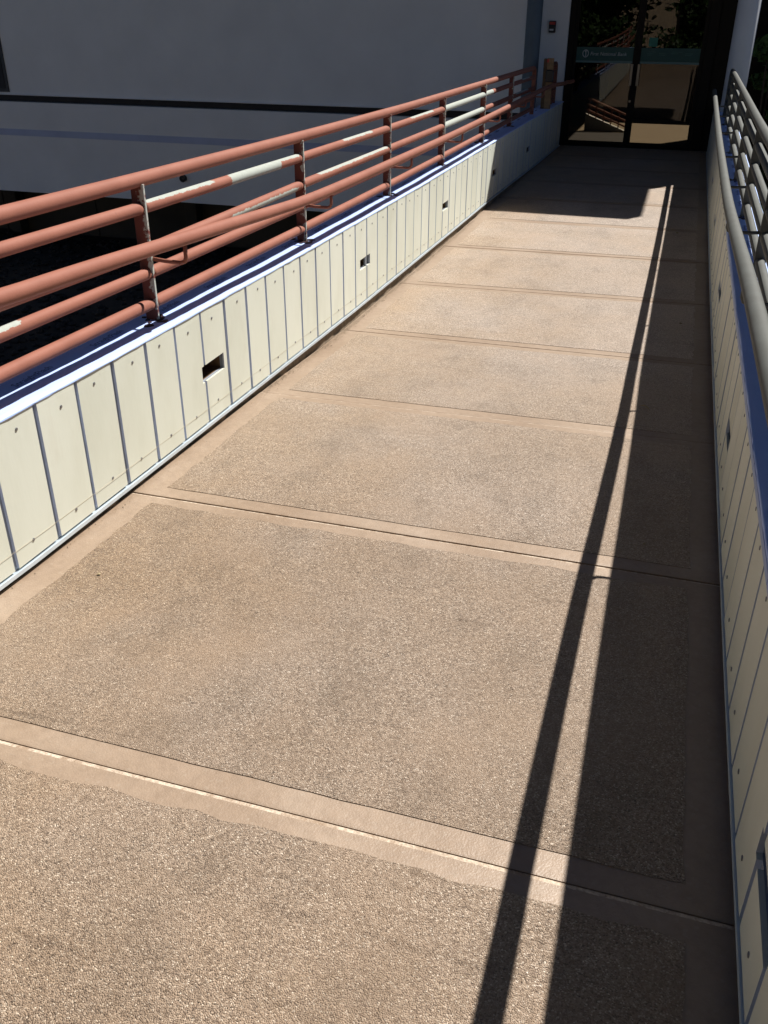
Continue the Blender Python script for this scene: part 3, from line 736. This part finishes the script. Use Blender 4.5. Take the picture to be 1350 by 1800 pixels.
def shrub(name,loc,h,r,n,size,label,lm,seed,group=None):
    rnd=random.Random(seed); th=thing(name,loc,label,'shrub',group); L0=Vector(loc); mb=MB(); cs=[]
    for k in range(9):
        a=k*2.4; e=L0+Vector((math.cos(a)*r*rnd.uniform(.2,.8),math.sin(a)*r*rnd.uniform(.2,.8),h*rnd.uniform(.35,.9)))
        mb.tube([L0,L0.lerp(e,.5)+Vector((0,0,.1*h)),e],[.03,.02,.008],6); cs.append((e,r*rnd.uniform(.3,.5))); cs.append((L0.lerp(e,.55),r*.35))
    mb.build('stems',M['bark'],th,smooth=True)
    vs,fs=leaf_cloud(rnd,cs,n,size); mesh('foliage',vs,fs,lm,th); return th
shrub('leafy_shrub',(2.62,11.62,-2.2),3.6,.42,2600,.07,'dark green shrub glimpsed right of the pale column',M['leafl'],21)
shrub('leafy_shrub',(3.6,8.2,-2.2),2.2,1.1,5000,.08,'broad shrub growing below the right railing nearest the entrance',M['leafl'],22)
shrub('leafy_shrub',(3.9,5.0,-2.2),2.0,1.2,5000,.08,'low shrub growing beyond the middle of the right railing',M['leafd'],23)
tree('leafy_tree',(-2.4,-9.0,-2.2),6.5,3.2,9000,.14,'spreading tree behind the viewpoint on the left, mirrored in the door',M['leafd'],31)
tree('leafy_tree',(3.4,-9.5,-2.2),7.0,3.3,9000,.14,'tall tree behind the viewpoint in the middle, mirrored in the door',M['leafd'],32)
tree('leafy_tree',(7.2,-4.0,-2.2),10.0,4.2,12000,.15,'large unseen tree at the right behind the viewpoint, added to block sky',M['leafd'],33)  # out-of-view tree added to dim skylight on the walkway
tree('leafy_tree',(-7.6,-1.6,-2.2),12.0,4.8,14000,.16,'large unseen tree at the left beside the viewpoint, added to block sky',M['leafd'],34)  # also added, hides the left sky from the shaded deck
for i,(x_,y_,lab) in enumerate(((-1.2,-7.0,'left'),(1.4,-7.6,'middle'),(4.4,-6.8,'right'))):
    shrub('leafy_shrub',(x_,y_,-2.2),3.6,1.5,4500,.1,'bushy shrub behind the viewpoint, %s of three mirrored in the door'%lab,M['leafd'],60+i,'shrubs behind the viewpoint')
bb=thing('beige_building',(0,-19,-2.2),'sunlit beige stucco building behind the viewpoint, mirrored in the door','building')
MB().box(-14,14,-24,-19,-2.2,5.2).build('wall',M['beige'],bb); MB().box(-14.4,14.4,-24.4,-18.7,5.2,5.5).build('roof',M['roof'],bb)
for k in range(6):
    w_=MB().box(-12+k*4.2,-10.2+k*4.2,-18.99,-18.96,-.2,2.2).build('window',M['bronze'],bb); MB().box(-11.9+k*4.2,-10.3+k*4.2,-18.955,-18.95,-.1,2.1).build('pane',M['glass'],w_)

# ================================================================ SMALL STUFF
def rocks(name,n,area,z,rng,mt,seed,label):
    rnd=random.Random(seed); mb=MB()
    for _ in range(n):
        x_=rnd.uniform(area[0],area[1]); y_=rnd.uniform(area[2],area[3]); s=rnd.uniform(*rng)
        bm=bmesh.new(); bmesh.ops.create_icosphere(bm,subdivisions=1,radius=s)
        for v in bm.verts: v.co=Vector((v.co.x*rnd.uniform(.7,1.3)+x_,v.co.y*rnd.uniform(.7,1.3)+y_,v.co.z*rnd.uniform(.4,.8)+z+s*.2))
        bm.verts.index_update(); mb.add([v.co for v in bm.verts],[tuple(v.index for v in f.verts) for f in bm.faces]); bm.free()
    o=mb.build(name,mt); tag(o,label,'rubble',kind='stuff'); return o
rocks('rubble',2600,(-11,-2.2,5.5,12.4),-2.2,(.02,.075),M['rock'],41,'dark rubble and leaf litter on the ground under the building')
# grit along the joint between curb and walkway
rnd=random.Random(44); vs=[];fs=[]
for _ in range(1700):
    y=rnd.uniform(1.7,6.2) if rnd.random()<.93 else rnd.uniform(-1,1.7); x_=abs(rnd.gauss(0,.014))-.004; s=rnd.uniform(.001,.003); z=zd(y)+s*.5; k=len(vs)
    p=Vector((x_,y,z)); vs+=[p+Vector((s*rnd.uniform(.6,1.4),0,0)),p+Vector((0,s*rnd.uniform(.6,1.4),0)),p+Vector((-s,0,0)),p+Vector((0,-s,0)),p+Vector((0,0,s)),p+Vector((0,0,-s))]
    fs+=[(k,k+1,k+4),(k+1,k+2,k+4),(k+2,k+3,k+4),(k+3,k,k+4)]
tag(mesh('grit',vs,fs,M['grit']),'loose grit along the foot of the left parapet','grit',kind='stuff')
def twig(name,pts,r,label,mt=M['debris']):
    vs,fs=sweep(pts,r,6); tag(mesh(name,vs,fs,mt,smooth=True),label,'debris')
def at(x_,y,h=.007): return Vector((x_,y,zd(y)+h))
twig('twig',[at(1.655,2.13),at(1.672,2.125,.012),at(1.69,2.105),at(1.695,2.085)],[.002,.003,.003,.001],'curled dry twig in the shade beside the right shadow edge')
def crumb(x_,y,s,label,seed):
    rnd=random.Random(seed); bm=bmesh.new(); bmesh.ops.create_icosphere(bm,subdivisions=1,radius=s)
    for v in bm.verts: v.co=Vector((v.co.x*rnd.uniform(.6,1.4)+x_,v.co.y*rnd.uniform(.6,1.4)+y,v.co.z*.4+zd(y)+.004+s*.3))
    m=bpy.data.meshes.new('leaf_fragment'); bm.to_mesh(m); bm.free(); m.materials.append(M['debris']); tag(link('leaf_fragment',m),label,'debris')
crumb(1.80,3.60,.010,'pale leaf fragment on the shaded walkway nearest the right parapet',1)
crumb(1.72,6.25,.012,'pale leaf fragment on the shaded walkway near the roof shadow corner',2)
crumb(1.20,11.7,.014,'white scrap on the floor in front of the right door leaf',3)
crumb(.20,.10,.006,'tiny dark leaf fragment on sunlit concrete near the left parapet',4)
crumb(1.735,.82,.005,'small pale speck in the shade beside the second nearest joint',5)
bpy.context.view_layer.update()
